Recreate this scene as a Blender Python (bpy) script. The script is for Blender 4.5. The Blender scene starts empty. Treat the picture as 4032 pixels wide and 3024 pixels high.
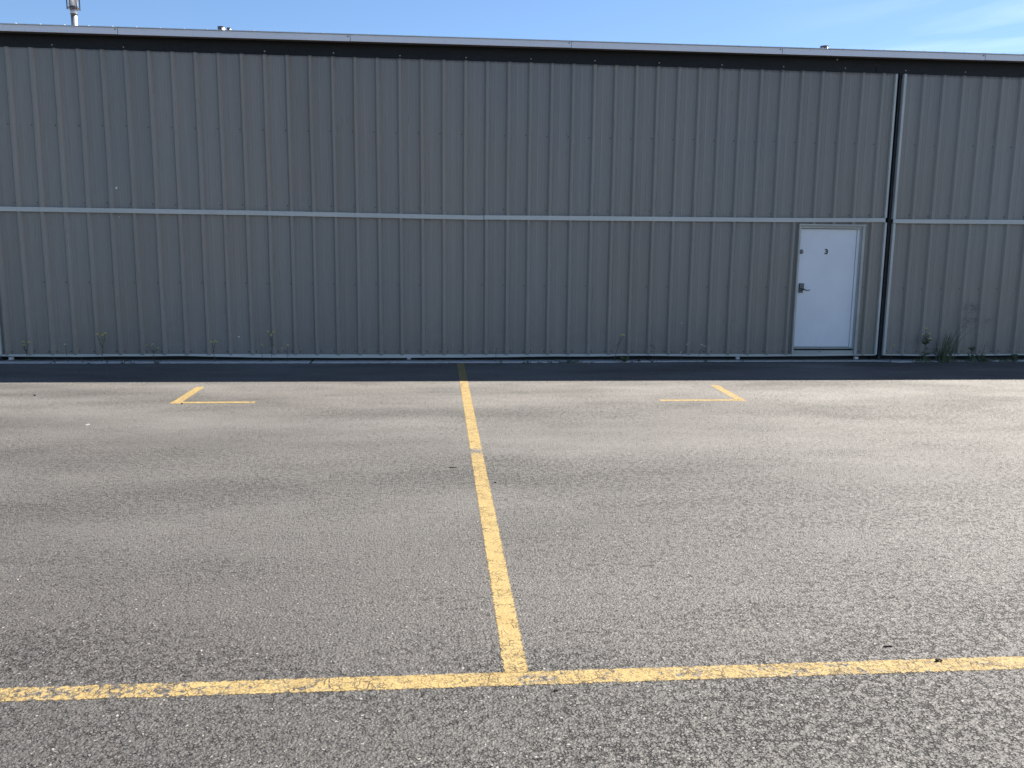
import bpy, bmesh, math, random
from mathutils import Vector, Matrix
random.seed(7)
D = bpy.data
SC = bpy.context.scene
COL = SC.collection

# ------------------------------------------------------------------ camera
cam_d = D.cameras.new('camera'); cam = D.objects.new('camera', cam_d); COL.objects.link(cam)
cam_d.sensor_width = 36.0; cam_d.lens = 36.0 * 3300 / 4032
cam_d.clip_start = 0.05; cam_d.clip_end = 3000
R_ = Vector((0.99587516, -0.0901039, 0.01067444))
U_ = Vector((0.00342649, 0.15490873, 0.98792284))
F_ = Vector((0.09066926, 0.98381125, -0.1545785))
cam.matrix_world = Matrix(((R_.x, U_.x, -F_.x, 5.6645), (R_.y, U_.y, -F_.y, -12.2622),
                           (R_.z, U_.z, -F_.z, 1.5893), (0, 0, 0, 1)))
SC.camera = cam

# ------------------------------------------------------------------ light
SUN_EL = math.radians(52.5); SUN_AZ = math.radians(60.0)      # azimuth from +Y (behind the building) towards +X
SHADOW_PROFILE = math.tan(SUN_EL) / math.cos(SUN_AZ)
sd = Vector((math.sin(SUN_AZ) * math.cos(SUN_EL), math.cos(SUN_AZ) * math.cos(SUN_EL), math.sin(SUN_EL)))
sl = D.lights.new('sun', 'SUN'); sl.energy = 5.0; sl.angle = math.radians(0.53); sl.color = (1.0, 0.925, 0.82)
so = D.objects.new('sun', sl); COL.objects.link(so)
so.rotation_euler = sd.to_track_quat('Z', 'Y').to_euler(); so.location = (20, 20, 40)

world = D.worlds.new('World'); SC.world = world; world.use_nodes = True
wt = world.node_tree; wn = wt.nodes; wl = wt.links; wn.clear()
sky = wn.new('ShaderNodeTexSky'); sky.sky_type = 'NISHITA'; sky.sun_disc = False
sky.sun_elevation = SUN_EL; sky.sun_rotation = SUN_AZ
sky.altitude = 200; sky.air_density = 1.0; sky.dust_density = 0.35; sky.ozone_density = 6.5
tc = wn.new('ShaderNodeTexCoord')
mp = wn.new('ShaderNodeMapping'); mp.inputs['Rotation'].default_value = (0.0, math.radians(-24), 0.0)
mp.inputs['Scale'].default_value = (1.6, 1.6, 17)
cn = wn.new('ShaderNodeTexNoise'); cn.inputs['Scale'].default_value = 1.5; cn.inputs['Detail'].default_value = 5
cn.inputs['Distortion'].default_value = 0.5
cr = wn.new('ShaderNodeMapRange'); cr.inputs[1].default_value = 0.46; cr.inputs[2].default_value = 0.78
cr.inputs[3].default_value = 0.0; cr.inputs[4].default_value = 0.45
sx = wn.new('ShaderNodeSeparateXYZ')
cm = wn.new('ShaderNodeMapRange'); cm.inputs[1].default_value = 0.30; cm.inputs[2].default_value = 0.66   # thin cirrus on the eastern side
cm.interpolation_type = 'SMOOTHSTEP'
mu = wn.new('ShaderNodeMath'); mu.operation = 'MULTIPLY'
mx = wn.new('ShaderNodeMixRGB'); mx.inputs[2].default_value = (9.5, 10.6, 11.5, 1)
fill_veil = wn.new('ShaderNodeMapRange'); fill_veil.interpolation_type = 'SMOOTHSTEP'                     # unseen bright haze added low at right to light the right-facing rib flanks
fill_veil.inputs[1].default_value = 0.62; fill_veil.inputs[2].default_value = 0.98; fill_veil.inputs[4].default_value = 0.48
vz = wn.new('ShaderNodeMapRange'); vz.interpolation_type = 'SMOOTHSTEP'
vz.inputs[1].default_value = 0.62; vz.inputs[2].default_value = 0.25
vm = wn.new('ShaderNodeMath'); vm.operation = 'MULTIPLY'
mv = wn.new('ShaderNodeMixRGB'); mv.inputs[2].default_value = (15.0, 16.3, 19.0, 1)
bg = wn.new('ShaderNodeBackground'); bg.inputs['Strength'].default_value = 0.056
wo = wn.new('ShaderNodeOutputWorld')
wl.new(tc.outputs['Generated'], mp.inputs['Vector']); wl.new(mp.outputs[0], cn.inputs['Vector'])
wl.new(cn.outputs['Fac'], cr.inputs[0]); wl.new(tc.outputs['Generated'], sx.inputs[0])
wl.new(sx.outputs['X'], cm.inputs[0]); wl.new(cr.outputs[0], mu.inputs[0]); wl.new(cm.outputs[0], mu.inputs[1])
wl.new(mu.outputs[0], mx.inputs[0]); wl.new(sky.outputs[0], mx.inputs[1]); wl.new(sx.outputs['X'], fill_veil.inputs[0]); wl.new(sx.outputs['Z'], vz.inputs[0]); wl.new(fill_veil.outputs[0], vm.inputs[0]); wl.new(vz.outputs[0], vm.inputs[1])
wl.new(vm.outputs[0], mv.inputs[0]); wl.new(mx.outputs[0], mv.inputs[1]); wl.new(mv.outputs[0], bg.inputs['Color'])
wl.new(bg.outputs[0], wo.inputs['Surface'])

SC.view_settings.view_transform = 'Standard'; SC.view_settings.look = 'None'
SC.view_settings.exposure = 1.55; SC.view_settings.gamma = 1.0
SC.view_settings.use_curve_mapping = False

# ------------------------------------------------------------------ materials
class NT:
    def __init__(s, name):
        s.m = D.materials.new(name); s.m.use_nodes = True; s.t = s.m.node_tree; s.t.nodes.clear()
        s.out = s.n('OutputMaterial'); s.b = s.n('BsdfPrincipled'); s.l(s.b.outputs[0], s.out.inputs['Surface'])
    def n(s, k, **kw):
        x = s.t.nodes.new('ShaderNode' + k)
        for a, v in kw.items(): setattr(x, a, v)
        return x
    def l(s, a, b): s.t.links.new(a, b)
    def val(s, sock, v):
        if hasattr(v, 'is_linked') or hasattr(v, 'links'): s.l(v, sock)
        else: sock.default_value = v
    def pos(s): return s.n('NewGeometry').outputs['Position']
    def map(s, v, sc=(1, 1, 1), loc=(0, 0, 0)):
        m = s.n('Mapping'); m.inputs['Scale'].default_value = sc; m.inputs['Location'].default_value = loc
        s.l(v, m.inputs['Vector']); return m.outputs[0]
    def noise(s, v, scale, detail=3, rough=.5, dist=0):
        x = s.n('TexNoise'); s.l(v, x.inputs['Vector']); x.inputs['Scale'].default_value = scale
        x.inputs['Detail'].default_value = detail; x.inputs['Roughness'].default_value = rough
        x.inputs['Distortion'].default_value = dist
        return x.outputs['Fac']
    def vor(s, v, scale, feature='F1', out='Distance', rnd=1.0):
        x = s.n('TexVoronoi', feature=feature); s.l(v, x.inputs['Vector']); x.inputs['Scale'].default_value = scale
        x.inputs['Randomness'].default_value = rnd
        return x.outputs[out]
    def rng(s, v, a, b, c=0., d=1., smooth=False):
        x = s.n('MapRange'); s.l(v, x.inputs[0])
        for i, q in zip((1, 2, 3, 4), (a, b, c, d)): s.val(x.inputs[i], q)
        if smooth: x.interpolation_type = 'SMOOTHSTEP'
        return x.outputs[0]
    def math(s, op, a, b=0.0):
        x = s.n('Math', operation=op); s.val(x.inputs[0], a); s.val(x.inputs[1], b); return x.outputs[0]
    def mix(s, f, a, b, mode='MIX'):
        x = s.n('MixRGB', blend_type=mode); s.val(x.inputs[0], f)
        for i, q in ((1, a), (2, b)):
            if isinstance(q, tuple): x.inputs[i].default_value = (q[0], q[1], q[2], 1)
            else: s.l(q, x.inputs[i])
        return x.outputs[0]
    def sep(s, v):
        x = s.n('SeparateXYZ'); s.l(v, x.inputs[0]); return x.outputs
    def bump(s, h, strength, dist):
        x = s.n('Bump'); s.l(h, x.inputs['Height']); x.inputs['Strength'].default_value = strength
        x.inputs['Distance'].default_value = dist; s.l(x.outputs[0], s.b.inputs['Normal']); return x
    def set(s, color=None, rough=.5, metal=0., spec=.5):
        if color is not None:
            if isinstance(color, tuple): s.b.inputs['Base Color'].default_value = (*color, 1)
            else: s.l(color, s.b.inputs['Base Color'])
        s.val(s.b.inputs['Roughness'], rough); s.b.inputs['Metallic'].default_value = metal
        s.val(s.b.inputs['Specular IOR Level'], spec)
        return s.m

def asphalt_color(t, P):
    """weathered coarse asphalt: pale aggregate, dark binder voids with painted pit shade, broad worn and dusty lanes; returns colour, height"""
    warp = t.n('TexNoise'); t.l(P, warp.inputs['Vector']); warp.inputs['Scale'].default_value = 55; warp.inputs['Detail'].default_value = 2
    wsub = t.n('VectorMath', operation='SCALE'); wsub.inputs['Scale'].default_value = 0.012; t.l(warp.outputs['Color'], wsub.inputs[0])
    wadd = t.n('VectorMath', operation='ADD'); t.l(P, wadd.inputs[0]); t.l(wsub.outputs[0], wadd.inputs[1])
    W = wadd.outputs[0]
    stone = t.vor(W, 105, out='Color'); sx_ = t.sep(stone)
    fine = t.noise(P, 260, 2, .6)
    # broad lanes left by the paver (parallel to the wall) and blotches
    lane = t.noise(t.map(P, (.10, .62, 1)), 1.0, 3, .55)
    blot = t.noise(t.map(P, (.45, .8, 1), (7, 3, 0)), 1.1, 4, .6)
    rough_ = t.rng(t.math('ADD', t.math('ADD', t.math('MULTIPLY', lane, .35), t.math('MULTIPLY', blot, .35)), t.math('MULTIPLY', t.noise(t.map(P, (.7, 1.2, 1)), 2.6, 3, .6), .30)), .38, .62, 0, 1, True)
    # the strip in front of the long line is rougher and more open
    rough_ = t.math('MINIMUM', t.math('ADD', rough_, t.rng(t.sep(P)[1], -9.5, -8.6, .18, 0, True)), 1.0)
    g = t.rng(sx_[0], 0, 1, .48, 1.46)
    base = t.mix(t.rng(sx_[1], .0, 1.), (.029, .0277, .0252), (.046, .0438, .0397))
    base = t.mix(t.rng(t.noise(t.map(P, (.25, .4, 1), (3, 9, 0)), 1., 3), .42, .66, 0, .8, True), base, (.042, .0375, .034))
    gv = t.n('CombineXYZ')
    for i in range(3): t.l(g, gv.inputs[i])
    col = t.mix(t.rng(rough_, 0, 1, .75, 1.), base, gv.outputs[0], 'MULTIPLY')
    fv = t.n('CombineXYZ'); ff = t.rng(fine, .3, .7, .72, 1.28)
    for i in range(3): t.l(ff, fv.inputs[i])
    col = t.mix(1.0, col, fv.outputs[0], 'MULTIPLY')
    # pale quartz chips and a few rusty stones
    chip = t.vor(W, 70, out='Color'); cs = t.sep(chip); cd = t.vor(W, 70)
    cf = t.math('MULTIPLY', t.rng(cs[0], .90, .99, 0, 1), t.rng(cd, .40, .25))
    col = t.mix(cf, col, (.22, .21, .195))
    rf = t.math('MULTIPLY', t.rng(cs[1], .975, .985, 0, .7), t.rng(cd, .42, .25))
    col = t.mix(rf, col, (.080, .057, .040))
    # binder voids and pits with shade painted into the colour, denser on rough lanes
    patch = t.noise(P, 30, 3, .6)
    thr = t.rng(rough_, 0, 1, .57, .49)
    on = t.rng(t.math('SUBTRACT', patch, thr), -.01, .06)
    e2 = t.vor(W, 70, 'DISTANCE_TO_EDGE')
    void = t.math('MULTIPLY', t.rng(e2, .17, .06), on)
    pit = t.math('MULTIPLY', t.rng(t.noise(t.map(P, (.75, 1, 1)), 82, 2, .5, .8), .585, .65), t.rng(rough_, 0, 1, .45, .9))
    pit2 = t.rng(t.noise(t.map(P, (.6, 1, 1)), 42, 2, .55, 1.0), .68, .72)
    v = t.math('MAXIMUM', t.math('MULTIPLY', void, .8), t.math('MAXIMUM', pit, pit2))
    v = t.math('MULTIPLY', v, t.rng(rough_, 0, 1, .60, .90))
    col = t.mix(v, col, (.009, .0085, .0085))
    # dusty film on some lanes; its rise towards the wall paints in grazing glare
    yy = t.sep(P)[1]
    dust_glare = t.math('MULTIPLY', t.rng(yy, -10.0, -3.2, .0, .72), t.rng(t.noise(t.map(P, (.3, .9, 1)), 1.3, 4, .6), .35, .65, .2, 1))
    dust_glare = t.math('MULTIPLY', dust_glare, t.rng(fine, .2, .7, 1., .55))
    col = t.mix(dust_glare, col, (.200, .192, .180))
    dome = t.vor(W, 105); dome2 = t.vor(W, 70)
    h = t.math('ADD', t.math('MULTIPLY', sx_[2], .30), t.math('MULTIPLY', fine, .25))
    h = t.math('SUBTRACT', h, t.math('ADD', t.math('MULTIPLY', dome, .5), t.math('MULTIPLY', dome2, .6)))
    h = t.math('SUBTRACT', h, t.math('MULTIPLY', v, .8))
    return col, h, v

def asphalt_gloss(t, v):
    # polished stone faces glint, dark voids and pits do not
    g = t.rng(t.sep(t.vor(t.pos(), 120, out='Color'))[0], 0, 1, .65, 1.0)
    return t.math('MULTIPLY', g, t.rng(v, 0, 1, 1.0, .04))

def mat_asphalt():
    t = NT('weathered_asphalt'); P = t.pos()
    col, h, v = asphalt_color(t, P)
    t.bump(h, 1.0, .0065)
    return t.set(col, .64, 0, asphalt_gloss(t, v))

def mat_paint():
    t = NT('worn_yellow_paint'); P = t.pos()
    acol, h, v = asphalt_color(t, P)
    n1 = t.noise(P, 9, 4, .65)
    pc = t.mix(t.rng(n1, .35, .65), (.255, .182, .070), (.298, .222, .095))
    pc = t.mix(t.rng(t.noise(P, 150, 2), .5, .72, 0, .35), pc, (.33, .27, .15))
    y = t.sep(P)[1]
    # wear: the far-off marks by the wall are fresh, the line in the foreground is heavily worn
    wearmap = t.rng(y, -9.0, -3.2, 1.0, .0)
    att = t.n('VertexColor'); att.layer_name = 'wear'
    aw = t.sep(att.outputs['Color'])
    wearv = t.math('ADD', t.math('MULTIPLY', wearmap, .055), t.math('MULTIPLY', aw[0], .42))
    wn_ = t.math('ADD', t.math('MULTIPLY', t.noise(P, 34, 5, .72, .5), .74), t.math('MULTIPLY', t.noise(P, 5.5, 3, .6), .26))
    worn = t.rng(t.math('SUBTRACT', wn_, t.math('SUBTRACT', .665, wearv)), -.015, .035)
    # dry cracks across the paint
    wp = t.n('TexNoise'); t.l(P, wp.inputs['Vector']); wp.inputs['Scale'].default_value = 14
    ws = t.n('VectorMath', operation='SCALE'); ws.inputs['Scale'].default_value = .05; t.l(wp.outputs['Color'], ws.inputs[0])
    wa = t.n('VectorMath', operation='ADD'); t.l(P, wa.inputs[0]); t.l(ws.outputs[0], wa.inputs[1])
    e = t.vor(wa.outputs[0], 24, 'DISTANCE_TO_EDGE')
    crk = t.math('MULTIPLY', t.rng(e, .050, .018), t.rng(t.noise(P, 11, 2), .44, .58))
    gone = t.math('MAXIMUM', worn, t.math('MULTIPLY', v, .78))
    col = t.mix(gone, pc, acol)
    col = t.mix(t.math('MULTIPLY', crk, .8), col, (.06, .05, .04))
    hh = t.math('SUBTRACT', t.math('MULTIPLY', h, .75), t.math('MULTIPLY', crk, .6))
    t.bump(hh, .8, .004)
    gl = t.mix(gone, (.25, .25, .25), (1, 1, 1)); m = t.set(col, .66, 0, t.math('MULTIPLY', t.sep(gl)[0], t.rng(t.math('MAXIMUM', v, crk), 0, 1, .95, .1)))
    # ragged edge: the paint sheet stops where the worn stones come through
    edge = t.rng(t.math('SUBTRACT', aw[1], t.rng(t.noise(P, 55, 4, .75), .32, .68, -.05, .75)), -.05, .05)
    tr = t.n('BsdfTransparent'); ms = t.n('MixShader'); t.l(edge, ms.inputs[0])
    t.l(tr.outputs[0], ms.inputs[1]); t.l(t.b.outputs[0], ms.inputs[2]); t.l(ms.outputs[0], t.out.inputs['Surface'])
    return m

def mat_cladding():
    t = NT('taupe_painted_steel'); P = t.pos(); s3 = t.sep(P)
    sheet = t.n('TexWhiteNoise'); sheet.noise_dimensions = '1D'
    t.l(t.math('FLOOR', t.math('DIVIDE', t.math('ADD', s3[0], .05), .9144)), sheet.inputs['W'])
    st = t.noise(t.map(P, (1, 1, .022)), 34, 4, .65)
    st2 = t.noise(t.map(P, (1, 1, .10)), 3.2, 4, .6)
    st3 = t.noise(t.map(P, (1, 1, .05)), 120, 2, .6)
    f = t.math('ADD', t.math('ADD', t.math('MULTIPLY', st, .42), t.math('MULTIPLY', st2, .33)), t.math('MULTIPLY', st3, .25))
    col = t.mix(t.rng(f, .38, .62), (.216, .196, .170), (.256, .235, .207))
    tint = t.mix(t.rng(t.noise(P, .45, 2), .4, .6), (1.04, 1.0, .95), (.95, 1.0, 1.05))
    col = t.mix(.6, col, tint, 'MULTIPLY')
    sv = t.n('CombineXYZ'); sg = t.rng(sheet.outputs['Value'], 0, 1, .95, 1.05)
    for i in range(3): t.l(sg, sv.inputs[i])
    col = t.mix(1.0, col, sv.outputs[0], 'MULTIPLY')
    # paler colour on the rib crests
    col = t.mix(t.rng(s3[1], -.030, -.0355, 0, .12), col, (.36, .335, .30))
    # thin dark runs down the sheet
    run = t.math('MULTIPLY', t.rng(t.noise(t.map(P, (1, 1, .012), (4, 0, 0)), 62, 2, .5), .66, .72), t.rng(t.noise(P, 4.5, 2), .5, .6, 0, .6))
    col = t.mix(run, col, (.09, .08, .07))
    # rust and grime along the cut edge under the header
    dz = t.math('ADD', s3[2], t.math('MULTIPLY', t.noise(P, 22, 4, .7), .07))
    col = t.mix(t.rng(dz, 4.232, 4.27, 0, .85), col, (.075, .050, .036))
    # dried splash marks close to the ground
    low = t.math('MULTIPLY', t.rng(s3[2], .9, .1, 0, 1), t.rng(t.noise(P, 7, 5, .75), .42, .7, 0, .4))
    col = t.mix(low, col, (.15, .135, .11))
    h = t.math('ADD', t.noise(t.map(P, (1.5, 1, .6)), 2.2, 2), t.math('MULTIPLY', t.noise(P, 240, 2), .006))
    t.bump(h, .35, .012)
    return t.set(col, .36, 0, .6)

def mat_trim(name, a, b, rough=.42, sc=1.8):
    t = NT(name); P = t.pos()
    f = t.noise(t.map(P, (.35, 1, 1)), sc, 4, .6); f2 = t.noise(P, 30, 4, .7)
    col = t.mix(t.rng(f, .35, .65), a, b)
    col = t.mix(t.rng(f2, .56, .76, 0, .35), col, tuple(c * .55 for c in a))
    t.bump(t.noise(P, 3, 2), .15, .01)
    return t.set(col, t.rng(f2, .3, .7, rough - .06, rough + .1))

def mat_plain(name, c, rough=.5, metal=0., var=.2, scale=18, spec=.5):
    t = NT(name); P = t.pos(); f = t.noise(P, scale, 4, .6)
    col = t.mix(t.rng(f, .3, .7), tuple(x * (1 - var) for x in c), tuple(min(1, x * (1 + var)) for x in c))
    return t.set(col, rough, metal, spec)

def mat_door():
    t = NT('white_door_paint'); P = t.pos()
    f = t.noise(P, 2.2, 3); g = t.noise(t.map(P, (1, 1, .15)), 40, 4, .7)
    col = t.mix(t.rng(f, .35, .65), (.72, .73, .75), (.77, .78, .80))
    z = t.sep(P)[2]
    col = t.mix(t.math('MULTIPLY', t.rng(g, .5, .75), t.rng(z, .9, .2, .05, .22)), col, (.42, .39, .34))
    t.bump(t.noise(P, 1.8, 2), .12, .01)
    return t.set(col, .38)

def mat_concrete():
    t = NT('old_concrete'); P = t.pos()
    f = t.noise(P, 6, 5, .65); g = t.noise(P, 90, 3, .6)
    col = t.mix(t.rng(f, .3, .7), (.42, .41, .39), (.56, .55, .53))
    col = t.mix(t.rng(g, .5, .75, 0, .5), col, (.20, .19, .175))
    col = t.mix(t.rng(t.noise(P, 11, 5, .75), .58, .70, 0, .8), col, (.09, .082, .07))
    t.bump(g, .5, .004)
    return t.set(col, .85, 0, .3)

def mat_leaf(name, a, b):
    t = NT(name); P = t.pos()
    col = t.mix(t.rng(t.noise(P, 60, 2), .35, .65), a, b)
    t.b.inputs['Subsurface Weight'].default_value = 0.0
    return t.set(col, .55)

M = dict(
    asphalt=mat_asphalt(), paint=mat_paint(), clad=mat_cladding(), door=mat_door(), concrete=mat_concrete(),
    trim=mat_trim('pale_grey_trim', (.46, .465, .43), (.55, .555, .515)),
    fascia=mat_trim('white_eave_metal', (.78, .77, .80), (.84, .83, .85)),
    frame=mat_trim('beige_door_trim', (.36, .36, .33), (.46, .46, .42)),
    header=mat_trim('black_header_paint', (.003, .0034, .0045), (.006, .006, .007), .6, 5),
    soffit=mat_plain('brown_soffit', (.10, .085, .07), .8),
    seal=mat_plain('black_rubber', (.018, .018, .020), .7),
    strip=mat_plain('dark_weatherstrip', (.030, .034, .040), .6),
    steel=mat_plain('galvanised_steel', (.36, .37, .39), .42, .8, .25, 9),
    darksteel=mat_plain('blackened_steel', (.055, .05, .06), .5, .5),
    satin=mat_plain('satin_nickel', (.17, .17, .16), .5, .4, .1),
    lockdark=mat_plain('dark_lock_body', (.05, .055, .07), .4, .3),
    screw=mat_plain('grimy_screw', (.07, .065, .06), .5, .3),
    bolt=mat_plain('bare_bolt', (.42, .38, .30), .5, .3),
    splash=mat_plain('white_dropping', (.78, .77, .72), .8),
    number=mat_plain('black_vinyl', (.015, .015, .018), .4),
    roof=mat_plain('roof_metal', (.60, .61, .62), .4, .2, .1),
    stone=mat_plain('pale_gravel', (.26, .25, .225), .8, 0, .4, 30),
    blackstone=mat_plain('tar_lump', (.008, .0075, .0075), .8),
    stem=mat_leaf('weed_stem', (.045, .050, .030), (.080, .075, .045)),
    leaf=mat_leaf('weed_leaf', (.045, .075, .030), (.085, .115, .045)),
    darkleaf=mat_leaf('dark_weed_leaf', (.045, .062, .028), (.080, .098, .045)),
    flower=mat_leaf('yellow_petal', (.62, .50, .06), (.80, .66, .10)),
    cream=mat_leaf('cream_petal', (.50, .47, .30), (.62, .58, .40)),
    dry=mat_leaf('dry_seed', (.085, .070, .075), (.14, .115, .105)),
)

# ------------------------------------------------------------------ mesh helpers
class MB:
    def __init__(s): s.v = []; s.f = []; s.mi = []; s.uv = {}
    def quad(s, a, b, c, d, mi=0):
        n = len(s.v); s.v += [a, b, c, d]; s.f.append((n, n + 1, n + 2, n + 3)); s.mi.append(mi)
    def box(s, x0, x1, y0, y1, z0, z1, mi=0):
        n = len(s.v)
        s.v += [(x0, y0, z0), (x1, y0, z0), (x1, y1, z0), (x0, y1, z0), (x0, y0, z1), (x1, y0, z1), (x1, y1, z1), (x0, y1, z1)]
        for q in ((0, 3, 2, 1), (4, 5, 6, 7), (0, 1, 5, 4), (1, 2, 6, 5), (2, 3, 7, 6), (3, 0, 4, 7)):
            s.f.append(tuple(n + i for i in q)); s.mi.append(mi)
    def strip(s, pts, y0, y1, mi=0):
        """closed bar running along X; pts = [(x, zbottom, ztop)]"""
        n = len(s.v)
        for x, a, b in pts: s.v += [(x, y0, a), (x, y0, b), (x, y1, b), (x, y1, a)]
        for i in range(len(pts) - 1):
            k = n + 4 * i
            for j in range(4):
                j2 = (j + 1) % 4
                s.f.append((k + j, k + j2, k + 4 + j2, k + 4 + j)); s.mi.append(mi)
        e = n + 4 * (len(pts) - 1)
        s.f.append((n, n + 3, n + 2, n + 1)); s.f.append((e, e + 1, e + 2, e + 3)); s.mi += [mi, mi]
    def rings(s, rings, mi=0, cap=True):
        """loft a list of equally long vertex rings"""
        n = len(s.v); k = len(rings[0])
        for r in rings: s.v += [tuple(p) for p in r]
        for i in range(len(rings) - 1):
            for j in range(k):
                j2 = (j + 1) % k; a = n + i * k
                s.f.append((a + j, a + j2, a + k + j2, a + k + j)); s.mi.append(mi)
        if cap:
            s.f.append(tuple(n + j for j in range(k - 1, -1, -1))); s.mi.append(mi)
            e = n + (len(rings) - 1) * k; s.f.append(tuple(e + j for j in range(k))); s.mi.append(mi)
    def lathe(s, cx, cy, prof, n=20, mi=0, axis='Z', cap=True):
        rs = []
        for r, h in prof:
            if axis == 'Z': rs.append([(cx + r * math.cos(2 * math.pi * k / n), cy + r * math.sin(2 * math.pi * k / n), h) for k in range(n)])
            else: rs.append([(cx + r * math.cos(2 * math.pi * k / n), h, cy + r * math.sin(2 * math.pi * k / n)) for k in range(n)])
        s.rings(rs, mi, cap)
    def tube(s, pts, rad, n=5, mi=0):
        rs = []
        for i, p in enumerate(pts):
            p = Vector(p); a = Vector(pts[max(0, i - 1)]); b = Vector(pts[min(len(pts) - 1, i + 1)])
            d = (b - a).normalized() if (b - a).length > 1e-9 else Vector((0, 0, 1))
            u = d.cross(Vector((0.13, 1, 0.07))).normalized(); w = d.cross(u)
            r = rad[i] if isinstance(rad, (list, tuple)) else rad
            rs.append([p + r * (math.cos(2 * math.pi * k / n) * u + math.sin(2 * math.pi * k / n) * w) for k in range(n)])
        s.rings(rs, mi)
    def leaf(s, base, tip, wid, bend=(0, 0, 0), mi=0, seg=4):
        base = Vector(base); tip = Vector(tip); bend = Vector(bend)
        d = (tip - base); u = d.cross(Vector((random.uniform(-.4, .4), 1, random.uniform(-.2, .2))))
        if u.length < 1e-6: u = Vector((1, 0, 0))
        u.normalize(); n = len(s.v)
        for i in range(seg + 1):
            q = i / seg; c = base + d * q + bend * math.sin(math.pi * q)
            w = wid * (math.sin(math.pi * min(1, .12 + .88 * q)) ** .7) * .5 + .0004
            s.v += [tuple(c - u * w), tuple(c + Vector((0, -.15 * w, .3 * w))), tuple(c + u * w)]
        for i in range(seg):
            a = n + 3 * i
            s.f.append((a, a + 1, a + 4, a + 3)); s.f.append((a + 1, a + 2, a + 5, a + 4)); s.mi += [mi, mi]
    def build(s, name, mats, parent=None, smooth=False):
        me = D.meshes.new(name); me.from_pydata(s.v, [], s.f)
        if not isinstance(mats, (list, tuple)): mats = [mats]
        for m in mats: me.materials.append(m)
        me.polygons.foreach_set('material_index', s.mi)
        if smooth: me.polygons.foreach_set('use_smooth', [True] * len(s.f))
        bm = bmesh.new(); bm.from_mesh(me); bmesh.ops.recalc_face_normals(bm, faces=bm.faces); bm.to_mesh(me); bm.free()
        me.update()
        o = D.objects.new(name, me); COL.objects.link(o)
        if parent is not None:
            o.parent = parent
            if parent.parent is None: o.matrix_parent_inverse = Matrix.Translation(-parent.location)
        return o

def bevel(o, w, seg=2):
    m = o.modifiers.new('bevel', 'BEVEL'); m.width = w; m.segments = seg; m.limit_method = 'ANGLE'; m.angle_limit = math.radians(40)
    return o

def tag(o, label=None, cat=None, group=None, kind=None):
    if label: o['label'] = label
    if cat: o['category'] = cat
    if group: o['group'] = group
    if kind: o['kind'] = kind
    return o

def empty(name, loc):
    o = D.objects.new(name, None); COL.objects.link(o); o.location = loc; o.empty_display_size = .2; return o

def lerp(tab, x, k=1):
    if x <= tab[0][0]: return tab[0][k]
    for a, b in zip(tab, tab[1:]):
        if x <= b[0]: return a[k] + (b[k] - a[k]) * (x - a[0]) / (b[0] - a[0])
    return tab[-1][k]

# ------------------------------------------------------------------ ground
g = MB(); g.quad((-400, -400, 0), (400, -400, 0), (400, 400, 0), (-400, 400, 0))
tag(g.build('asphalt_ground', M['asphalt']), kind='structure')

EDGE = [(-16, -.17), (-1.0, -.165), (-.35, -.158), (1.7, -.172), (5.2, -.177), (8.0, -.16), (9.4, -.06), (11.0, -.045), (12.3, -.035),
        (12.5, -.06), (12.62, -.15), (12.75, -.165), (13.0, -.12), (14.6, -.04), (16, -.06), (30, -.06)]
c = MB(); xs = []; x = -16.0
while x < 30: xs.append(x); x += .05
cracks = [-.42, .35, .83, 1.27, 3.9, 8.9, 12.6, 15.5]
for a, b in zip(xs, xs[1:]):
    ya = lerp(EDGE, a) + .006 * math.sin(a * 31) + .004 * math.sin(a * 83 + 1); yb = lerp(EDGE, b) + .006 * math.sin(b * 31) + .004 * math.sin(b * 83 + 1)
    if any(a <= q < b for q in cracks):
        b -= .035
        c.quad((a, ya, 0), (b, yb, 0), (b, yb, .014), (a, ya, .014)); c.quad((b, yb, 0), (b, .5, 0), (b, .5, .014), (b, yb, .014))
        c.quad((b + .035, yb, 0), (b + .035, .5, 0), (b + .035, .5, .014), (b + .035, yb, .014))
    else:
        c.quad((a, ya, 0), (b, yb, 0), (b, yb, .014), (a, ya, .014))
    c.quad((a, ya, .014), (b, yb, .014), (b, .5, .014), (a, .5, .014))
tag(c.build('concrete_strip', M['concrete']), kind='structure')

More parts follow.
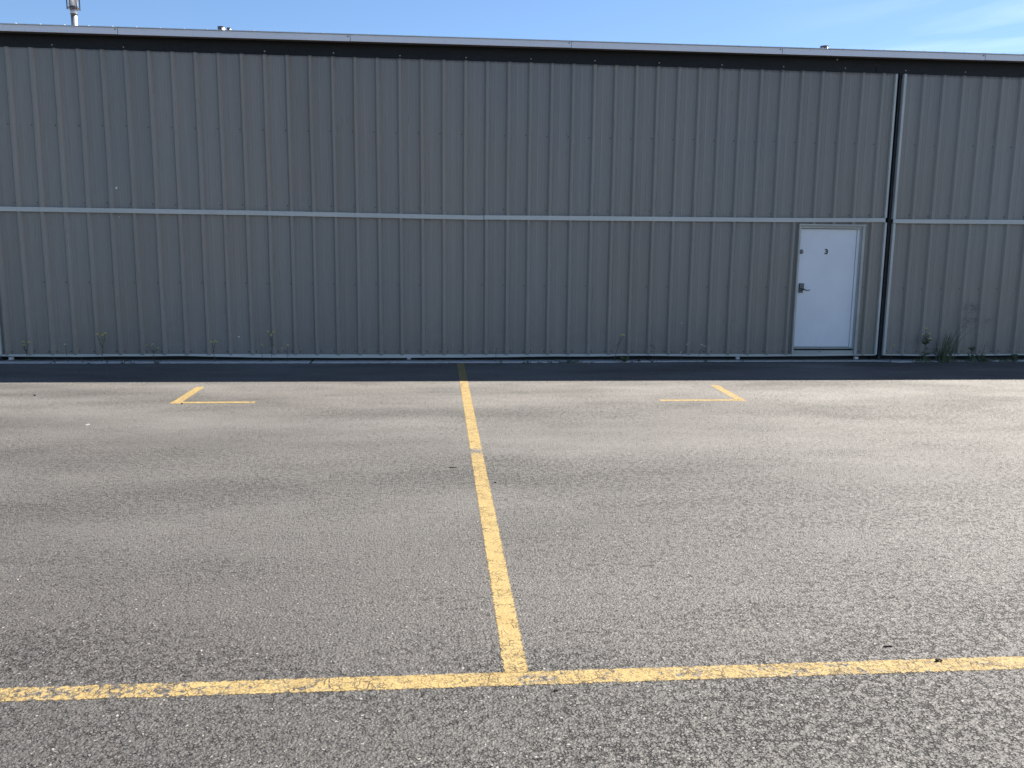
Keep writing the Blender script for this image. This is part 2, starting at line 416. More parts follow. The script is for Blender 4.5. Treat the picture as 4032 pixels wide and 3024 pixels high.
# ------------------------------------------------------------------ painted markings
def marking(polys, label, wear, zs=.0012, group='yellow parking lines'):
    """polys: list of (p0, p1, p2, p3) quads, long sides p0-p1 and p3-p2; thin sheet with wear / edge masks as vertex colours"""
    bm = bmesh.new(); cl = bm.loops.layers.float_color.new('wear')
    for k, (p0, p1, p2, p3) in enumerate(polys):
        L = max((Vector(p1) - Vector(p0)).length, .2); n = max(2, int(L / .12)); z = zs + .0005 * k
        cols = [0, .16, .5, .84, 1]; ev = [0.0, .95, 1, .95, 0.0]
        grid = []
        for i in range(n + 1):
            t_ = i / n; a = Vector(p0).lerp(Vector(p1), t_); b = Vector(p3).lerp(Vector(p2), t_)
            row = []
            for s_, e_ in zip(cols, ev):
                q = a.lerp(b, s_); row.append((bm.verts.new((q.x, q.y, z)), (wear(q.x, q.y), e_ if 0 < i < n or True else 0, 0, 1)))
            grid.append(row)
        for i in range(n):
            for j in range(4):
                vs = [grid[i][j], grid[i + 1][j], grid[i + 1][j + 1], grid[i][j + 1]]
                f = bm.faces.new([v for v, _ in vs])
                for lp, (_, cc) in zip(f.loops, vs): lp[cl] = cc
    bmesh.ops.recalc_face_normals(bm, faces=bm.faces)
    if bm.faces[0].normal.z < 0: bmesh.ops.reverse_faces(bm, faces=bm.faces)
    me = D.meshes.new('parking_line'); bm.to_mesh(me); bm.free(); me.materials.append(M['paint'])
    o = D.objects.new('parking_line', me); COL.objects.link(o)
    return tag(o, label, 'road marking', group)

def w_far(x, y):
    w = .10 + .12 * max(0, min(1, (5.6 - x) / 1.6)) + .05 * math.sin(x * 3.1) + .05 * max(0, min(1, (x - 6.2)))
    if abs(x - 6.06) < .16 and y < -9.32: w += .14
    return w
def w_mid(x, y):
    w = -.08 + .05 * math.sin(y * 1.7)
    w += .62 * math.exp(-((y + 5.65) / .13) ** 2)
    if y < -8.6: w += .08
    return w
marking([((-6, -9.185, 0), (18, -9.345, 0), (18, -9.460, 0), (-6, -9.295, 0))],
        'long worn flaking yellow line running across the foreground', w_far)
marking([((5.963, -.176, 0), (5.917, -9.275, 0), (6.020, -9.275, 0), (6.084, -.176, 0))],
        'yellow line running straight from the foreground line to the building wall', w_mid, .0018)
marking([((2.868, -2.280, 0), (2.898, -3.392, 0), (3.018, -3.392, 0), (2.978, -2.276, 0)), ((2.898, -3.281, 0), (3.762, -3.281, 0), (3.762, -3.388, 0), (2.898, -3.388, 0))],
        'yellow corner mark left of the long centre line, like an L', lambda x, y: -.15)
marking([((9.030, -2.303, 0), (8.980, -3.40, 0), (9.094, -3.416, 0), (9.155, -2.303, 0)), ((8.124, -3.297, 0), (9.085, -3.300, 0), (9.094, -3.410, 0), (8.124, -3.404, 0))],
        'yellow corner mark right of the long centre line, like a reversed L', lambda x, y: -.15)

# ------------------------------------------------------------------ building
X0, X1 = -13.0, 25.0
B = empty('hangar_building', (6.0, 0.0, 0.0))
tag(B, 'long low metal hangar of grey ribbed steel with a white eave and numbered white door', 'building')
ptop = lambda x: 4.230 + .0012 * (x - 7)
ebot = lambda x: 4.404 + .0033 * (x - 6)
etop = lambda x: 4.487 + .0033 * (x - 6)
PITCH = .3048

def cladding(mb, xa, xb, phase, za, zb, nz=6):
    """ribbed sheet between xa and xb; za, zb functions of x"""
    prof = [(-.0435, 0), (-.0175, -.037), (.0175, -.037), (.0435, 0), (.098, 0), (.104, -.0028), (.118, -.0028), (.124, 0),
            (.178, 0), (.184, -.0028), (.198, -.0028), (.204, 0)]
    pts = []; k = math.floor((xa - phase) / PITCH) - 1
    while phase + k * PITCH < xb + PITCH:
        for dx, y in prof: pts.append((phase + k * PITCH + dx, y))
        k += 1
    def yat(x):
        for a, b in zip(pts, pts[1:]):
            if a[0] <= x <= b[0]: return a[1] + (b[1] - a[1]) * (x - a[0]) / max(1e-9, b[0] - a[0])
        return 0
    P = [(xa, yat(xa))] + [p for p in pts if xa + .002 < p[0] < xb - .002] + [(xb, yat(xb))]
    n = len(mb.v); m = len(P)
    for i in range(nz + 1):
        for x, y in P:
            a, b = za(x), zb(x); q = i / nz; z = a + (b - a) * q
            mb.v.append((x + .0016 * math.sin(z * 2.1 + x * .9), y + .0022 * math.sin(z * 1.9 + x * 2.3), z))
    for i in range(nz):
        for j in range(m - 1):
            a = n + i * m + j; mb.f.append((a, a + 1, a + m + 1, a + m)); mb.mi.append(0)

def screws(mb, xa, xb, phase, z, both=False, skip=None):
    k = math.ceil((xa - phase) / PITCH)
    while phase + k * PITCH < xb:
        for s in ((-1, 1) if both else (-1,)):
            x = phase + k * PITCH + s * .058 + random.uniform(-.006, .006)
            if xa + .02 < x < xb - .02 and not (skip and skip[0] < x < skip[1]) and random.random() < .9:
                zz = z + random.uniform(-.007, .007)
                mb.lathe(x, zz, [(.0085, -.001), (.0085, -.004), (.0055, -.0065)], 7, 1, 'Y')
        k += 1

def blob(mb, x, z, r, y=-.004):
    n = 9; rr = [[(x + q * r * (1 + .35 * math.sin(3 * k + x * 9)) * math.cos(2 * math.pi * k / n), yy, z + q * r * (1 + .3 * math.cos(2 * k + z * 7)) * math.sin(2 * math.pi * k / n)) for k in range(n)] for q, yy in ((1, .0), (.8, y), (.3, y * 1.4))]
    mb.rings(rr, 2)

MID = [(-13, 2.090, 2.152), (-.41, 2.076, 2.138), (1.44, 2.074, 2.1365), (3.15, 2.070, 2.1345), (4.9, 2.059, 2.121), (6.355, 2.051, 2.113)]
MID2 = [(6.365, 2.056, 2.117), (7.81, 2.062, 2.127), (10.66, 2.080, 2.142), (11.6, 2.091, 2.152), (12.375, 2.102, 2.163)]
MID3 = [(12.49, 2.089, 2.148), (14.57, 2.100, 2.167), (18, 2.10, 2.165), (25, 2.10, 2.165)]
BASE = [(-13, .08), (-.4, .085), (.278, .077), (.792, .078), (1.207, .083), (1.659, .085), (2.149, .088), (2.43, .081), (3.067, .066), (3.783, .060),
        (4.872, .059), (5.424, .061), (5.979, .064), (6.671, .068), (6.953, .075), (7.484, .079), (8.248, .080), (8.402, .086), (8.788, .091),
        (9.216, .082), (10.198, .076), (10.993, .080), (11.797, .088), (12.406, .094), (12.528, .094), (13.153, .084), (13.6, .082), (13.891, .086), (14.82, .097), (25, .08)]
zb_ = lambda x: .101 + .003 * math.sin(x * .9)

def door_bay(xa, xb, phase, mids, opening=None, spots=()):
    up = MB(); cladding(up, xa, xb, phase, lambda x: lerp(mids[0] + (mids[1] if len(mids) > 1 else []), x, 1) + .02, ptop)
    for z in (3.235, 2.205): screws(up, xa, xb, phase, z)
    lo = MB(); mz = lambda x: lerp(mids[0] + (mids[1] if len(mids) > 1 else []), x, 1) + .015
    if opening:
        cladding(lo, xa, opening[0], phase, zb_, mz); cladding(lo, opening[1], xb, phase, zb_, mz)
        cladding(lo, opening[0], opening[1], phase, lambda x: opening[2], mz, 1)
    else: cladding(lo, xa, xb, phase, zb_, mz)
    screws(lo, xa, xb, phase, 1.12, skip=opening); screws(lo, xa, xb, phase, .150, both=True, skip=opening)
    for x, z, r in spots: blob(up if z > 2.12 else lo, x, z, r)
    ms = [M['clad'], M['screw'], M['splash']]
    d = up.build('sliding_door', ms, B)
    lo.build('lower_cladding', ms, d)
    for mseg in mids:
        t = MB(); t.strip([(max(xa, min(xb, x)), a, b) for x, a, b in mseg], -.052, -.028); bevel(t.build('middle_trim', M['trim'], d), .003)
    xsb = sorted({xa + .01, xb - .01} | {p[0] for p in BASE if xa < p[0] < xb} | {xa + .15 * k for k in range(int((xb - xa) / .15)) if k > 0})
    t = MB(); t.strip([(x, lerp(BASE, x) + .0012 * math.sin(x * 7), zb_(x) + .012) for x in xsb], -.030, -.0375 + .012)
    t.strip([(x, lerp(BASE, x) + .0012 * math.sin(x * 7) - .001, lerp(BASE, x) + .006) for x in xsb], -.0245, .12)
    t.build('bottom_trim', M['trim'], d)
    t = MB(); t.box(xa + .005, xb - .005, .012, .13, .10, 4.20); 
    if opening:
        t = MB(); t.box(xa + .005, opening[0] + .01, .012, .13, .10, 4.20); t.box(opening[1] - .01, xb - .005, .012, .13, .10, 4.20)
        t.box(opening[0] + .012, opening[1] - .012, .012, .13, opening[2] - .015, 4.20)
    t.build('door_core', M['seal'], d)
    return d

OP = (11.072, 12.078, 2.052)
dA = door_bay(-.405, 12.402, 0.0, [MID, MID2], OP,
              [(1.294, 2.414, .018), (1.311, 2.02, .007), (4.872, 2.022, .014), (11.275, 2.311, .008), (2.858, .361, .011), (9.336, .578, .009),
               (6.422, 2.432, .008), (6.058, .385, .006)])
dB = door_bay(12.500, 24.9, 12.821, [MID3], None, [(16.2, 1.2, .01)])
dC = door_bay(-12.9, -.50, -.62, [[(-13, 2.09, 2.152), (-.4, 2.09, 2.152)]])
# edge trims
def vtrim(d, xa, xb, segs):
    for z0, z1, dx in segs:
        t = MB(); t.box(xa + dx, xb + dx, -.042, .06, z0, z1); bevel(t.build('edge_trim', M['trim'], d), .002)
vtrim(dA, 12.372, 12.402, [(.104, 2.098, .006), (2.166, 4.228, -.004)])
vtrim(dA, -.400, -.372, [(.100, 2.074, 0), (2.141, 4.215, 0)])
vtrim(dB, 12.500, 12.536, [(.104, 2.087, .010), (2.150, 4.232, 0)])
vtrim(dC, -.530, -.500, [(.100, 2.074, 0), (2.155, 4.215, 0)])
# gap closers between the sliding doors
for xa, h in ((12.452, 4.25), (-.455, 4.24)):
    t = MB(); t.box(xa + .006, xa + .052, .020, .10, .04, h); t.box(xa, xa + .007, -.004, .10, .03, h)
    t.build('weather_strip', M['strip'], B)
for xa, xb in ((12.396, 12.515), (-.53, -.37)):
    t = MB(); t.box(xa, xb, .14, .16, .0, 4.3); t.build('gap_backing', M['seal'], B)
# bottom seal, set back under the doors
t = MB(); t.box(X0, X1, .165, .20, .0135, .14); t.build('bottom_seal', M['seal'], B)
for x in (-.300, 5.275, 10.252, 12.136, 15.2, 20.1):
    t = MB(); t.box(x - .027, x + .027, .052, .10, .022, .064); t.box(x - .027, x - .020, .046, .052, .022, .05); t.box(x + .018, x + .027, .044, .052, .026, .064)
    bevel(t.build('guide_block', M['fascia'], B), .004)

# ---- entry door in the right-hand end of the middle sliding door
YL = .012
e = MB(); e.box(11.084, 11.974, YL, YL + .045, .222, 1.992); ed = bevel(e.build('entry_door', M['door'], B), .003)
f = MB()
f.box(11.052, 11.079, -.046, .10, .108, 2.036); f.box(12.040, 12.078, -.046, .10, .108, 2.036)
f.box(11.046, 12.084, -.055, .10, 2.0365, 2.062)
f.box(11.0795, 12.0395, -.030, .06, 1.998, 2.0362)
bevel(f.build('door_frame', M['frame'], ed), .0025)
j = MB(); j.box(11.979, 12.018, -.002, .11, .2145, 1.996); bevel(j.build('door_jamb', M['door'], ed), .002)
j = MB(); j.box(12.0185, 12.0395, -.020, .11, .19, 1.996); bevel(j.build('door_jamb', M['frame'], ed), .002)
k = MB(); k.box(11.0805, 12.018, -.006, .11, .192, .214); bevel(k.build('door_sill', M['frame'], ed), .003)
k = MB(); k.box(11.0805, 12.0390, -.022, .004, .1015, .168); k.lathe(11.50, .150, [(.009, -.022), (.009, -.025), (.005, -.028)], 8, 1, 'Y')
k.build('kick_plate', [M['frame'], M['screw']], ed)
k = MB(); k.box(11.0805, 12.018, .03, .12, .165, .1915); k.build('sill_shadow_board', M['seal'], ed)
# deadbolt
k = MB(); k.lathe(11.128, 1.654, [(.034, YL), (.034, YL - .005), (.030, YL - .010), (.010, YL - .0115)], 24, 0, 'Y')
k.build('deadbolt', M['satin'], ed, True)
# keypad lock with lever
k = MB()
k.box(11.124, 11.192, YL - .030, YL, 1.098, 1.182, 0)
k.box(11.127, 11.189, YL - .036, YL - .0302, 1.115, 1.174, 1)
k.box(11.136, 11.180, YL - .0385, YL - .0362, 1.152, 1.157, 0); k.box(11.133, 11.181, YL - .0385, YL - .0362, 1.138, 1.142, 0)
k.box(11.122, 11.186, YL - .016, YL, 1.040, 1.0975, 1)
k.lathe(11.154, 1.089, [(.029, YL - .0165), (.029, YL - .024), (.018, YL - .028), (.013, YL - .055)], 20, 1, 'Y')
k.lathe(11.154, 1.089, [(.0145, YL - .0552), (.0145, YL - .070)], 16, 0, 'Y')
bevel(k.build('keypad_lock', [M['lockdark'], M['satin']], ed), .003)
k = MB(); k.tube([(11.152, YL - .064, 1.092), (11.18, YL - .068, 1.093), (11.205, YL - .070, 1.086), (11.228, YL - .068, 1.079), (11.255, YL - .064, 1.080), (11.276, YL - .058, 1.089)],
                 [.0085, .008, .007, .0065, .006, .0045], 8)
k.build('door_handle', M['darksteel'], ed, True)
# the number 3
fc = D.curves.new('number_three', 'FONT'); fc.body = '3'; fc.size = .100; fc.extrude = .0006; fc.offset = .0038; fc.resolution_u = 6
fo = D.objects.new('tmp', fc); COL.objects.link(fo); bpy.context.view_layer.update()
me = D.meshes.new_from_object(fo.evaluated_get(bpy.context.evaluated_depsgraph_get())); D.objects.remove(fo)
xs_ = [v.co.x for v in me.vertices]; ys_ = [v.co.y for v in me.vertices]
w_, h_ = max(xs_) - min(xs_), max(ys_) - min(ys_)
for v in me.vertices:
    u = (v.co.x - min(xs_)) / w_; q = (v.co.y - min(ys_)) / h_
    v.co = Vector((11.490 + u * .053 - 0 * (1 - q), YL - .0012 - v.co.z, 1.619 + q * .079))
me.materials.clear(); me.materials.append(M['number'])
no = D.objects.new('number_three', me); COL.objects.link(no); no.parent = ed

# ---- header, soffit, fascia, roof
h = MB()
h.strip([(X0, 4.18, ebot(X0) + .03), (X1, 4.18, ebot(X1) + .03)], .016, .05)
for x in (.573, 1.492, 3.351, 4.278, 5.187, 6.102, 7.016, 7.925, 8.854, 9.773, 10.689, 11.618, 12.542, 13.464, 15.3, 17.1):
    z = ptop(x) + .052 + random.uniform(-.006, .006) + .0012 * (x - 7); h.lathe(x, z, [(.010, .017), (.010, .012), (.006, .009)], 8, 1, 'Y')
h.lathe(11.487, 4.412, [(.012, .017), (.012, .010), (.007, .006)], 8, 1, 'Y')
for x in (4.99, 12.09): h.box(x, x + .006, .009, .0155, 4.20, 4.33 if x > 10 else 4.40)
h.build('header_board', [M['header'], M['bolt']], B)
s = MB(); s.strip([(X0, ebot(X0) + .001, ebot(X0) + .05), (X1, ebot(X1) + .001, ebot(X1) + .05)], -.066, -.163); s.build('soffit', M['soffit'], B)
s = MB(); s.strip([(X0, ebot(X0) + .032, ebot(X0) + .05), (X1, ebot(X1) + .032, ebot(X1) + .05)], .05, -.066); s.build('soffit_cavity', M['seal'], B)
JX = [-10.9, -7.8, -4.7, -1.6, 1.493, 4.527, 7.553, 10.582, 13.628, 16.7, 19.7, 22.8]
edges = [X0] + JX + [X1]
for a, b in zip(edges, edges[1:]):
    t = MB(); dz = random.uniform(-.0015, .0015)
    t.strip([(a + .003, ebot(a) + dz, etop(a) + dz * .5), (b - .003, ebot(b) + dz, etop(b) + dz * .5)], -.176, -.164)
    bevel(t.build('fascia_board', M['fascia'], B), .003)
for x in JX:
    t = MB(); t.box(x - .0028, x + .0028, -.172, -.165, ebot(x) + .002, etop(x) - .002); t.lathe(x - .03, etop(x) - .022, [(.009, -.1765), (.009, -.180), (.005, -.182)], 8, 0, 'Y')
    t.build('joint_strip', M['screw'], B)
# roof: low-pitched sheet with ribs, its front lip just over the fascia
YR, ZR = 9.0, .72
r = MB(); zf = etop(6) + .012
def rz(x, y): return etop(x) + .010 + ZR * (1 - abs(y - YR) / (YR + .19))
for (ya, yb) in ((-.19, YR), (YR, 18.2)):
    r.quad((X0, ya, rz(X0, ya)), (X1, ya, rz(X1, ya)), (X1, yb, rz(X1, yb)), (X0, yb, rz(X0, yb)))
    r.quad((X0, ya, rz(X0, ya) - .009), (X1, ya, rz(X1, ya) - .009), (X1, yb, rz(X1, yb) - .009), (X0, yb, rz(X0, yb) - .009))
r.quad((X0, -.19, rz(X0, -.19) - .009), (X1, -.19, rz(X1, -.19) - .009), (X1, -.19, rz(X1, -.19)), (X0, -.19, rz(X0, -.19)))
x = X0 + .1
while x < X1:
    za = rz(x, -.17); zb2 = rz(x, YR)
    r.rings([[(x - .012, -.17, za), (x + .012, -.17, za), (x + .006, -.17, za + .010), (x - .006, -.17, za + .010)],
             [(x - .012, YR, zb2), (x + .012, YR, zb2), (x + .006, YR, zb2 + .010), (x - .006, YR, zb2 + .010)]])
    x += PITCH
rf = r.build('roof', M['roof'], B)
# side and rear walls
w = MB(); w.box(X0 + .02, X1 - .02, 17.9, 18.0, 0.001, 4.45); w.box(X0, X0 + .1, .14, 17.9, 0.001, 4.40); w.box(X1 - .1, X1, .14, 17.9, 0.001, 4.40)
for xg in (X0 + .002, X1 - .102):
    n = len(w.v); w.v += [(xg, .14, 4.40), (xg, 17.9, 4.40), (xg, YR, 5.10), (xg + .1, .14, 4.40), (xg + .1, 17.9, 4.40), (xg + .1, YR, 5.10)]
    for q in ((0, 1, 2), (3, 5, 4)): w.f.append(tuple(n + i for i in q)); w.mi.append(0)
w.build('rear_wall', M['clad'], B)

# flue pipe with a caged cap, and two stub vents
def roofz(x, y): return rz(x, y)
fx, fy = -1.452, 6.0
p = MB(); p.lathe(fx, fy, [(.062, roofz(fx, fy) - .02), (.060, 6.165)], 24)
p.lathe(fx, fy, [(.064, 6.168), (.066, 6.17), (.066, 6.252), (.064, 6.255)], 24)
fl = p.build('flue_pipe', M['steel'], B, True)
p = MB(); p.lathe(fx, fy, [(.067, 6.158), (.071, 6.16), (.071, 6.176), (.067, 6.178)], 24); p.build('band_clamp', M['screw'], fl, True)
p = MB(); p.lathe(fx, fy, [(.066, 6.256), (.118, 6.268), (.118, 6.285), (.070, 6.290)], 24)
for a in range(6):
    an = a * math.pi / 3 + .35; p.box(fx + .113 * math.cos(an) - .008, fx + .113 * math.cos(an) + .008, fy + .113 * math.sin(an) - .008, fy + .113 * math.sin(an) + .008, 6.25, 6.52)
p.lathe(fx, fy, [(.118, 6.455), (.122, 6.457), (.122, 6.475), (.118, 6.477)], 24)
p.build('cap_cage', M['darksteel'], fl)
p = MB(); p.lathe(fx, fy, [(.062, 6.29), (.085, 6.33), (.085, 6.50), (.14, 6.52), (.13, 6.57), (.02, 6.64)], 24); p.build('cap', M['steel'], fl, True)
def stub(x, y, ztop, rad, twin):
    z0 = roofz(x, y) - .02
    p = MB(); p.lathe(x, y, [(rad, z0), (rad, ztop - .012)], 24)
    v = p.build('roof_vent', M['steel'], B, True)
    p = MB(); p.lathe(x, y, [(rad + .002, ztop - .010), (rad + .006, ztop - .008), (rad + .006, ztop), (rad + .001, ztop + .002)], 24)
    p.build('vent_rim', M['darksteel'], v, True)
    p = MB(); p.box(x - .010, x + .022, y - rad - .006, y - rad * .2, z0, ztop - .013); p.build('vent_seam', M['darksteel'], v)
stub(1.388, 6.0, 6.024, .074, True)
stub(1.492, 6.2, 6.058, .044, True)
stub(14.020, 6.0, 6.052, .088, False)

# ------------------------------------------------------------------ weeds
def jit(a): return random.uniform(-a, a)
def weed(base, tips, label, flower='flower', leaves=6, spread=.038, lw=.010, fsize=.014, srad=.0030, leafmat='leaf', bushy=0, cat='weed', name='flowering_weed', group=None):
    """wiry weed: one stalk per tip from a shared base, small leaves, a loose flower cluster at each tip"""
    w = empty(name, base); tag(w, label, cat, group)
    bx, by, bz = base
    st = MB(); lf = MB(); trunk = None
    for i, (tx, tz) in enumerate(tips):
        ty = by + jit(.03)
        if i == 0:
            pts = [(bx, by, 0)]
            for q in (.25, .5, .75): pts.append((bx + (tx - bx) * q + jit(.008), by + (ty - by) * q, tz * q))
            pts.append((tx, ty, tz)); trunk = pts
        else:
            q0 = trunk[2] if tz > trunk[2][2] else (trunk[1] if tz > trunk[1][2] else trunk[0])
            pts = [q0, ((q0[0] + tx) / 2 + jit(.01), (q0[1] + ty) / 2, q0[2] * .4 + tz * .6), (tx, ty, tz)]
        st.tube(pts, [srad * (1.15 - .5 * k / (len(pts) - 1)) for k in range(len(pts))])
        fl_ = MB()
        if flower:
            for _ in range(5):
                c_ = Vector((tx + jit(fsize), ty + jit(fsize), tz + jit(fsize * .5)))
                for k in range(4): fl_.leaf(c_, c_ + Vector((jit(.012), jit(.012), random.uniform(.001, .012))), .008, seg=2)
        if fl_.v: fl_.build('flower_head', M[flower], w)
        for _ in range(max(1, int(leaves * (1 if bushy else .6)))):
            q = random.uniform(.05, .85); a = Vector(pts[0]).lerp(Vector(pts[-1]), q)
            L = spread * (1.15 - q) * random.uniform(.6, 1.2)
            lf.leaf(a, a + Vector((random.choice((-1, 1)) * L * .8, jit(L), L * random.uniform(.1, .8))), lw * random.uniform(.6, 1.1), (0, 0, .2 * L))
    for _ in range(bushy):
        a = Vector((bx + jit(.03), by + jit(.02), random.uniform(0, .06)))
        lf.leaf(a, a + Vector((jit(.07), jit(.06), random.uniform(.0, .09))), lw * 1.3, (0, 0, .01))
    st.build('stem', M['stem'], w)
    if lf.v: lf.build('leaves', M[leafmat], w)
    return w

Yw = -.12
FW = 'weeds growing along the foot of the wall'
weed((.027, Yw, 0), [(-.044, .293), (.054, .296), (-.042, .248)], 'forked weed with three yellow flower tufts at the far left end of the wall', leaves=5, group=FW)
weed((.545, Yw, 0), [(.518, .262)], 'thin pale-tipped weed between the leftmost and the tallest left-hand yellow weeds', 'cream', leaves=3, fsize=.008, group=FW)
weed((1.002, Yw, 0), [(1.021, .388), (1.054, .417), (.955, .405)], 'tall wiry weed with bright yellow flowers, the tallest in the left part of the wall', leaves=7, fsize=.02, group=FW)
weed((1.718, Yw, 0), [(1.690, .261), (1.603, .246), (1.775, .21)], 'faint dark sprig with tiny specks of yellow right of the tallest left-hand weed', leaves=6, fsize=.007, leafmat='darkleaf', group=FW)
weed((2.547, Yw, 0), [(2.518, .298), (2.574, .308)], 'single weed with a flat yellow flower head, left of the pair of close weeds', leaves=3, fsize=.022, srad=.0036, group=FW)
weed((3.203, Yw, 0), [(3.200, .253)], 'short weed with a flat yellow top, left one of a close pair', leaves=3, fsize=.018, group=FW)
weed((3.323, Yw, 0), [(3.369, .440), (3.292, .443), (3.350, .40)], 'tall forked weed with yellow tips, right one of a close pair', leaves=6, fsize=.016, group=FW)
weed((3.551, Yw, 0), [(3.563, .248), (3.479, .204)], 'small yellow-tipped weed just right of the tall forked pair', leaves=4, fsize=.012, group=FW)
weed((6.537, Yw, 0), [(6.552, .213)], 'tiny dark sprig standing just right of the yellow centre line end', None, leaves=2, fsize=.008, leafmat='darkleaf', srad=.0036, group=FW)
weed((8.302, Yw, 0), [(8.389, .415), (8.436, .406)], 'long leaning weed with a green and yellow head right of the centre line', leaves=5, fsize=.017, srad=.0040, lw=.010, group=FW)
weed((8.951, Yw, 0), [(8.857, .246), (8.887, .225)], 'dried pinkish weed head leaning left beyond the long leaning weed', 'dry', leaves=2, fsize=.020, srad=.0018, group=FW)
weed((9.268, Yw, 0), [(9.408, .265), (9.30, .15)], 'faint weed leaning right with a flat cream head, left one of two', 'cream', leaves=3, fsize=.015, srad=.0024, group=FW)
weed((9.559, Yw, 0), [(9.621, .262), (9.66, .24)], 'faint weed with a cream head, right one of two midway to the door', 'cream', leaves=3, fsize=.015, srad=.0024, group=FW)
weed((12.582, Yw, 0), [(12.634, .258)], 'lone yellow flower on a thin stalk right beside the dark door gap', leaves=1, fsize=.010, srad=.0018, group=FW)
# broad rosette
rs = empty('broad_leaf_weed', (8.458, Yw - .02, 0)); tag(rs, 'round leafy green rosette on the concrete right of the long leaning weed', 'weed', FW)
t = MB()
for k in range(26):
    a = k * 2.4; L = random.uniform(.035, .075); p0 = Vector((8.458 + jit(.01), Yw - .02 + jit(.01), .012))
    t.leaf(p0, p0 + Vector((L * math.cos(a), L * math.sin(a) * .8, random.uniform(.01, .085))), .030, (0, 0, .012))
t.build('leaves', M['leaf'], rs)
# the overgrown right-hand clump
weed((13.142, Yw, 0), [(13.122, .515), (13.16, .44), (13.09, .42), (13.19, .36), (13.10, .30)], 'leafy upright weed topped by one yellow flower, left side of the right-hand clump', leaves=13, spread=.075, lw=.014, fsize=.013, srad=.0038, leafmat='darkleaf', bushy=12, group='overgrown clump right of the gap')
weed((13.377, Yw, 0), [(13.280, .325), (13.31, .22), (13.24, .16)], 'dark narrow sprig leaning left beside the tall grass tuft', None, leaves=16, spread=.04, lw=.017, srad=.0045, leafmat='darkleaf', bushy=8, group='overgrown clump right of the gap')
weed((13.896, Yw, 0), [(13.873, .349), (13.91, .27), (13.87, .20)], 'bright green leafy sprig right of the grass tuft', None, leaves=14, spread=.045, lw=.018, srad=.004, bushy=12, group='overgrown clump right of the gap')
weed((14.055, Yw, 0), [(14.10, .306), (14.04, .15)], 'thin forked sprig over a low dark bush near the right edge', None, leaves=5, spread=.05, lw=.012, leafmat='darkleaf', bushy=34, group='overgrown clump right of the gap')
weed((14.602, Yw, 0), [(14.571, .15), (14.64, .12)], 'low leafy weed at the far right end of the wall', None, leaves=8, spread=.05, lw=.014, leafmat='darkleaf', bushy=22, group='overgrown clump right of the gap')
gt = empty('grass_tuft', (13.495, Yw, 0)); tag(gt, 'tall tuft of wild grass with long feathery seed heads in front of the right-hand wall', 'grass tuft')
bl = MB(); bl2 = MB()
for k in range(44):
    bx = 13.49 + random.gauss(0, .055); a = Vector((bx, Yw + jit(.05), 0))
    q = (bx - 13.38) * .9; L = random.uniform(.18, .50)
    tip = a + Vector((q * .4 + random.uniform(-.03, .16) * L / .4, jit(.06), L))
    (bl if k % 3 else bl2).leaf(a, tip, random.uniform(.006, .011), (random.uniform(-.03, .01), 0, .02), seg=6)
bl.build('blades', M['darkleaf'], gt); bl2.build('young_blades', M['leaf'], gt)
for (tx, tz, n_, sp) in ((13.833, .830, 150, .085), (13.775, .640, 60, .05), (14.082, .645, 34, .045), (13.700, .560, 26, .03), (13.90, .66, 30, .04)):
    sh = MB(); sd_ = MB()
    b0 = Vector((13.52 + jit(.03), Yw, 0)); tip = Vector((tx, Yw - .02, tz))
    pts = [b0 + (tip - b0) * q + Vector((-.09 * math.sin(math.pi * q), 0, .05 * math.sin(math.pi * q))) for q in (0, .2, .4, .6, .8, 1)]
    sh.tube(pts, [.0026, .0024, .002, .0017, .0014, .001])
    for _ in range(n_):
        c_ = tip + Vector((random.gauss(0, sp * .8), random.gauss(0, sp * .4), random.gauss(0, sp * .55)))
        sd_.leaf(c_, c_ + Vector((random.uniform(.004, .02), jit(.006), random.uniform(-.008, .006))), .007, seg=2)
    sh.build('seed_stalk', M['stem'], gt); sd_.build('seed_sprays', M['dry'], gt)
# low growth in the joint between asphalt and concrete
t = MB()
def tuft(x, y, n_, h_, w_):
    for _ in range(n_):
        a = Vector((x + jit(w_), y + jit(.015), 0)); t.leaf(a, a + Vector((jit(w_ * 1.2), jit(.03), random.uniform(.2, 1) * h_)), random.uniform(.006, .012), seg=3)
for x, n_, h_, w_ in ((6.95, 8, .03, .03), (7.02, 10, .045, .03), (7.18, 8, .03, .03), (7.33, 9, .035, .03), (7.48, 14, .04, .05), (7.62, 22, .055, .07), (7.74, 14, .04, .06), (7.9, 6, .02, .05),
                     (1.42, 8, .05, .03), (1.77, 12, .05, .04), (1.30, 5, .05, .02), (5.0, 4, .03, .03), (8.6, 4, .05, .03), (8.68, 8, .06, .02), (8.9, 4, .05, .02),
                     (.38, 4, .08, .02), (.75, 5, .09, .03), (1.08, 5, .08, .02), (6.62, 5, .05, .02), (9.7, 5, .05, .03), (10.3, 4, .04, .04)):
    tuft(x, lerp(EDGE, x) + .0, n_, h_, w_)
for x in [12.95 + .045 * i for i in range(40)]: tuft(x, lerp(EDGE, x) + random.uniform(-.03, .03), random.choice((3, 5, 8, 12)), random.uniform(.03, .09), .05)
tag(t.build('ground_cover', M['darkleaf']), 'sparse low green growth in the joint between asphalt and concrete', 'ground cover', kind='stuff')

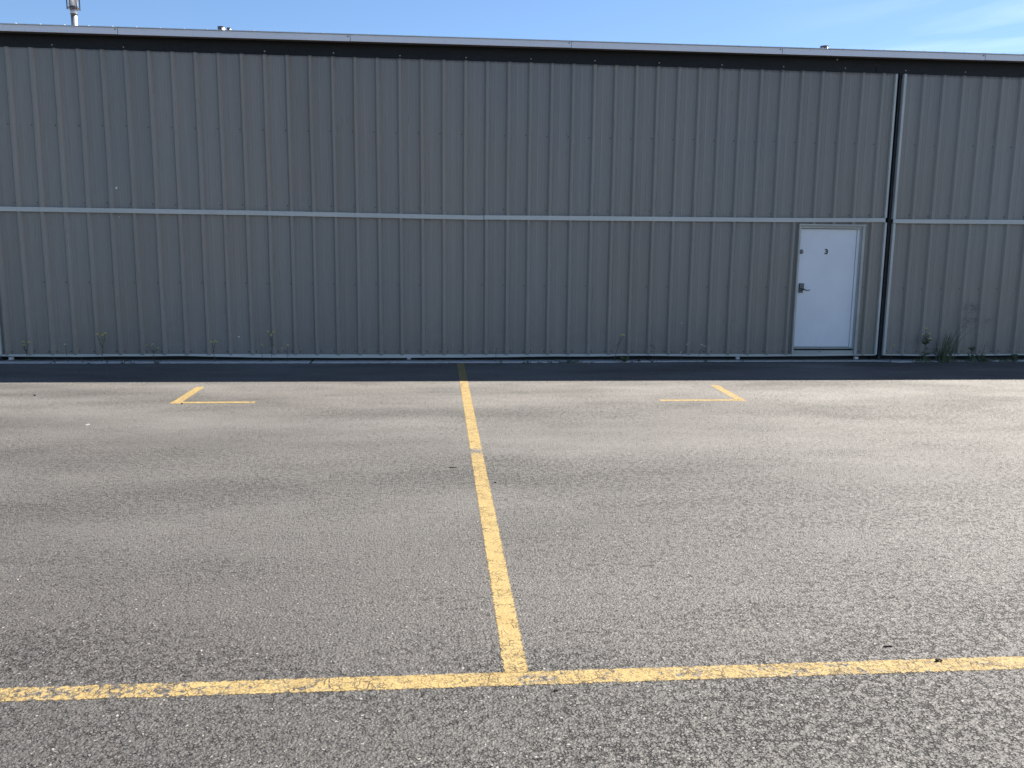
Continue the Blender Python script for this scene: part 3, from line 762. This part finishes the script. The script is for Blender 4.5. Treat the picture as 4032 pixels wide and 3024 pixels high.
# ------------------------------------------------------------------ loose bits on the asphalt
def pebble(mb, x, y, r, flat=.6, mi=0):
    bm = bmesh.new(); bmesh.ops.create_icosphere(bm, subdivisions=1, radius=r)
    ax = Vector((jit(1), jit(1), jit(1))).normalized(); rot = Matrix.Rotation(random.uniform(0, 6.28), 3, 'Z')
    n = len(mb.v)
    for v in bm.verts:
        q = v.co * random.uniform(.72, 1.15); q = rot @ Vector((q.x * 1.25, q.y * .85, q.z * flat)); mb.v.append((x + q.x, y + q.y, max(.0005, r * flat * .55 + q.z)))
    for f in bm.faces: mb.f.append(tuple(n + v.index for v in f.verts)); mb.mi.append(mi)
    bm.free()
t = MB()
for _ in range(900):
    y = -11 + 9.0 * random.random() ** .8; x = 5.7 + random.uniform(-1, 1) * (1.2 + .62 * (y + 12.3)); pebble(t, x, y, random.uniform(.0025, .0055))
tag(t.build('loose_gravel', M['stone']), 'tiny pale stones scattered loosely over the sunlit asphalt', 'gravel', kind='stuff')
t = MB(); pebble(t, 0, 0, .011, .75); pebble(t, .012, -.004, .006, .7)
o = t.build('tar_lump', M['blackstone']); o.location = (7.650, -9.302, .004); tag(o, 'small black lump lying on the yellow foreground line at the right', 'stone')
t = MB(); t.tube([(-.019, .002, .003), (-.006, -.001, .004), (.008, .001, .004), (.020, -.002, .003)], [.002, .0035, .0035, .002], 6)
o = t.build('twig', M['blackstone']); o.location = (7.519, -9.168, 0); tag(o, 'short dark twig lying just above the foreground line at the right', 'twig')
t = MB(); t.tube([(-.035, .004, .004), (-.015, .0, .005), (.01, -.002, .005), (.03, .001, .003)], [.001, .0035, .003, .001], 6)
o = t.build('twig', M['blackstone']); o.location = (5.790, -6.167, 0); tag(o, 'thin dark twig on the asphalt left of the long centre line', 'twig')
for (x, y, r, lb) in ((1.324, -2.851, .018, 'dark pebble near the shadow edge at the far left'), (3.039, -3.412, .014, 'dark pebble at the tip of the left corner mark'),
                      (6.078, -6.594, .010, 'small black speck just right of the centre line, halfway along it'),
                      (6.102, -9.42, .009, 'black crumb below where the two long yellow lines meet')):
    t = MB(); pebble(t, 0, 0, r, .6); o = t.build('pebble', M['blackstone']); o.location = (x, y, 0); tag(o, lb, 'stone')
t = MB(); pebble(t, 0, 0, .022, .45); o = t.build('pebble', M['stone']); o.location = (2.515, -4.484, 0); tag(o, 'pale flat pebble in front of the left corner mark', 'stone')
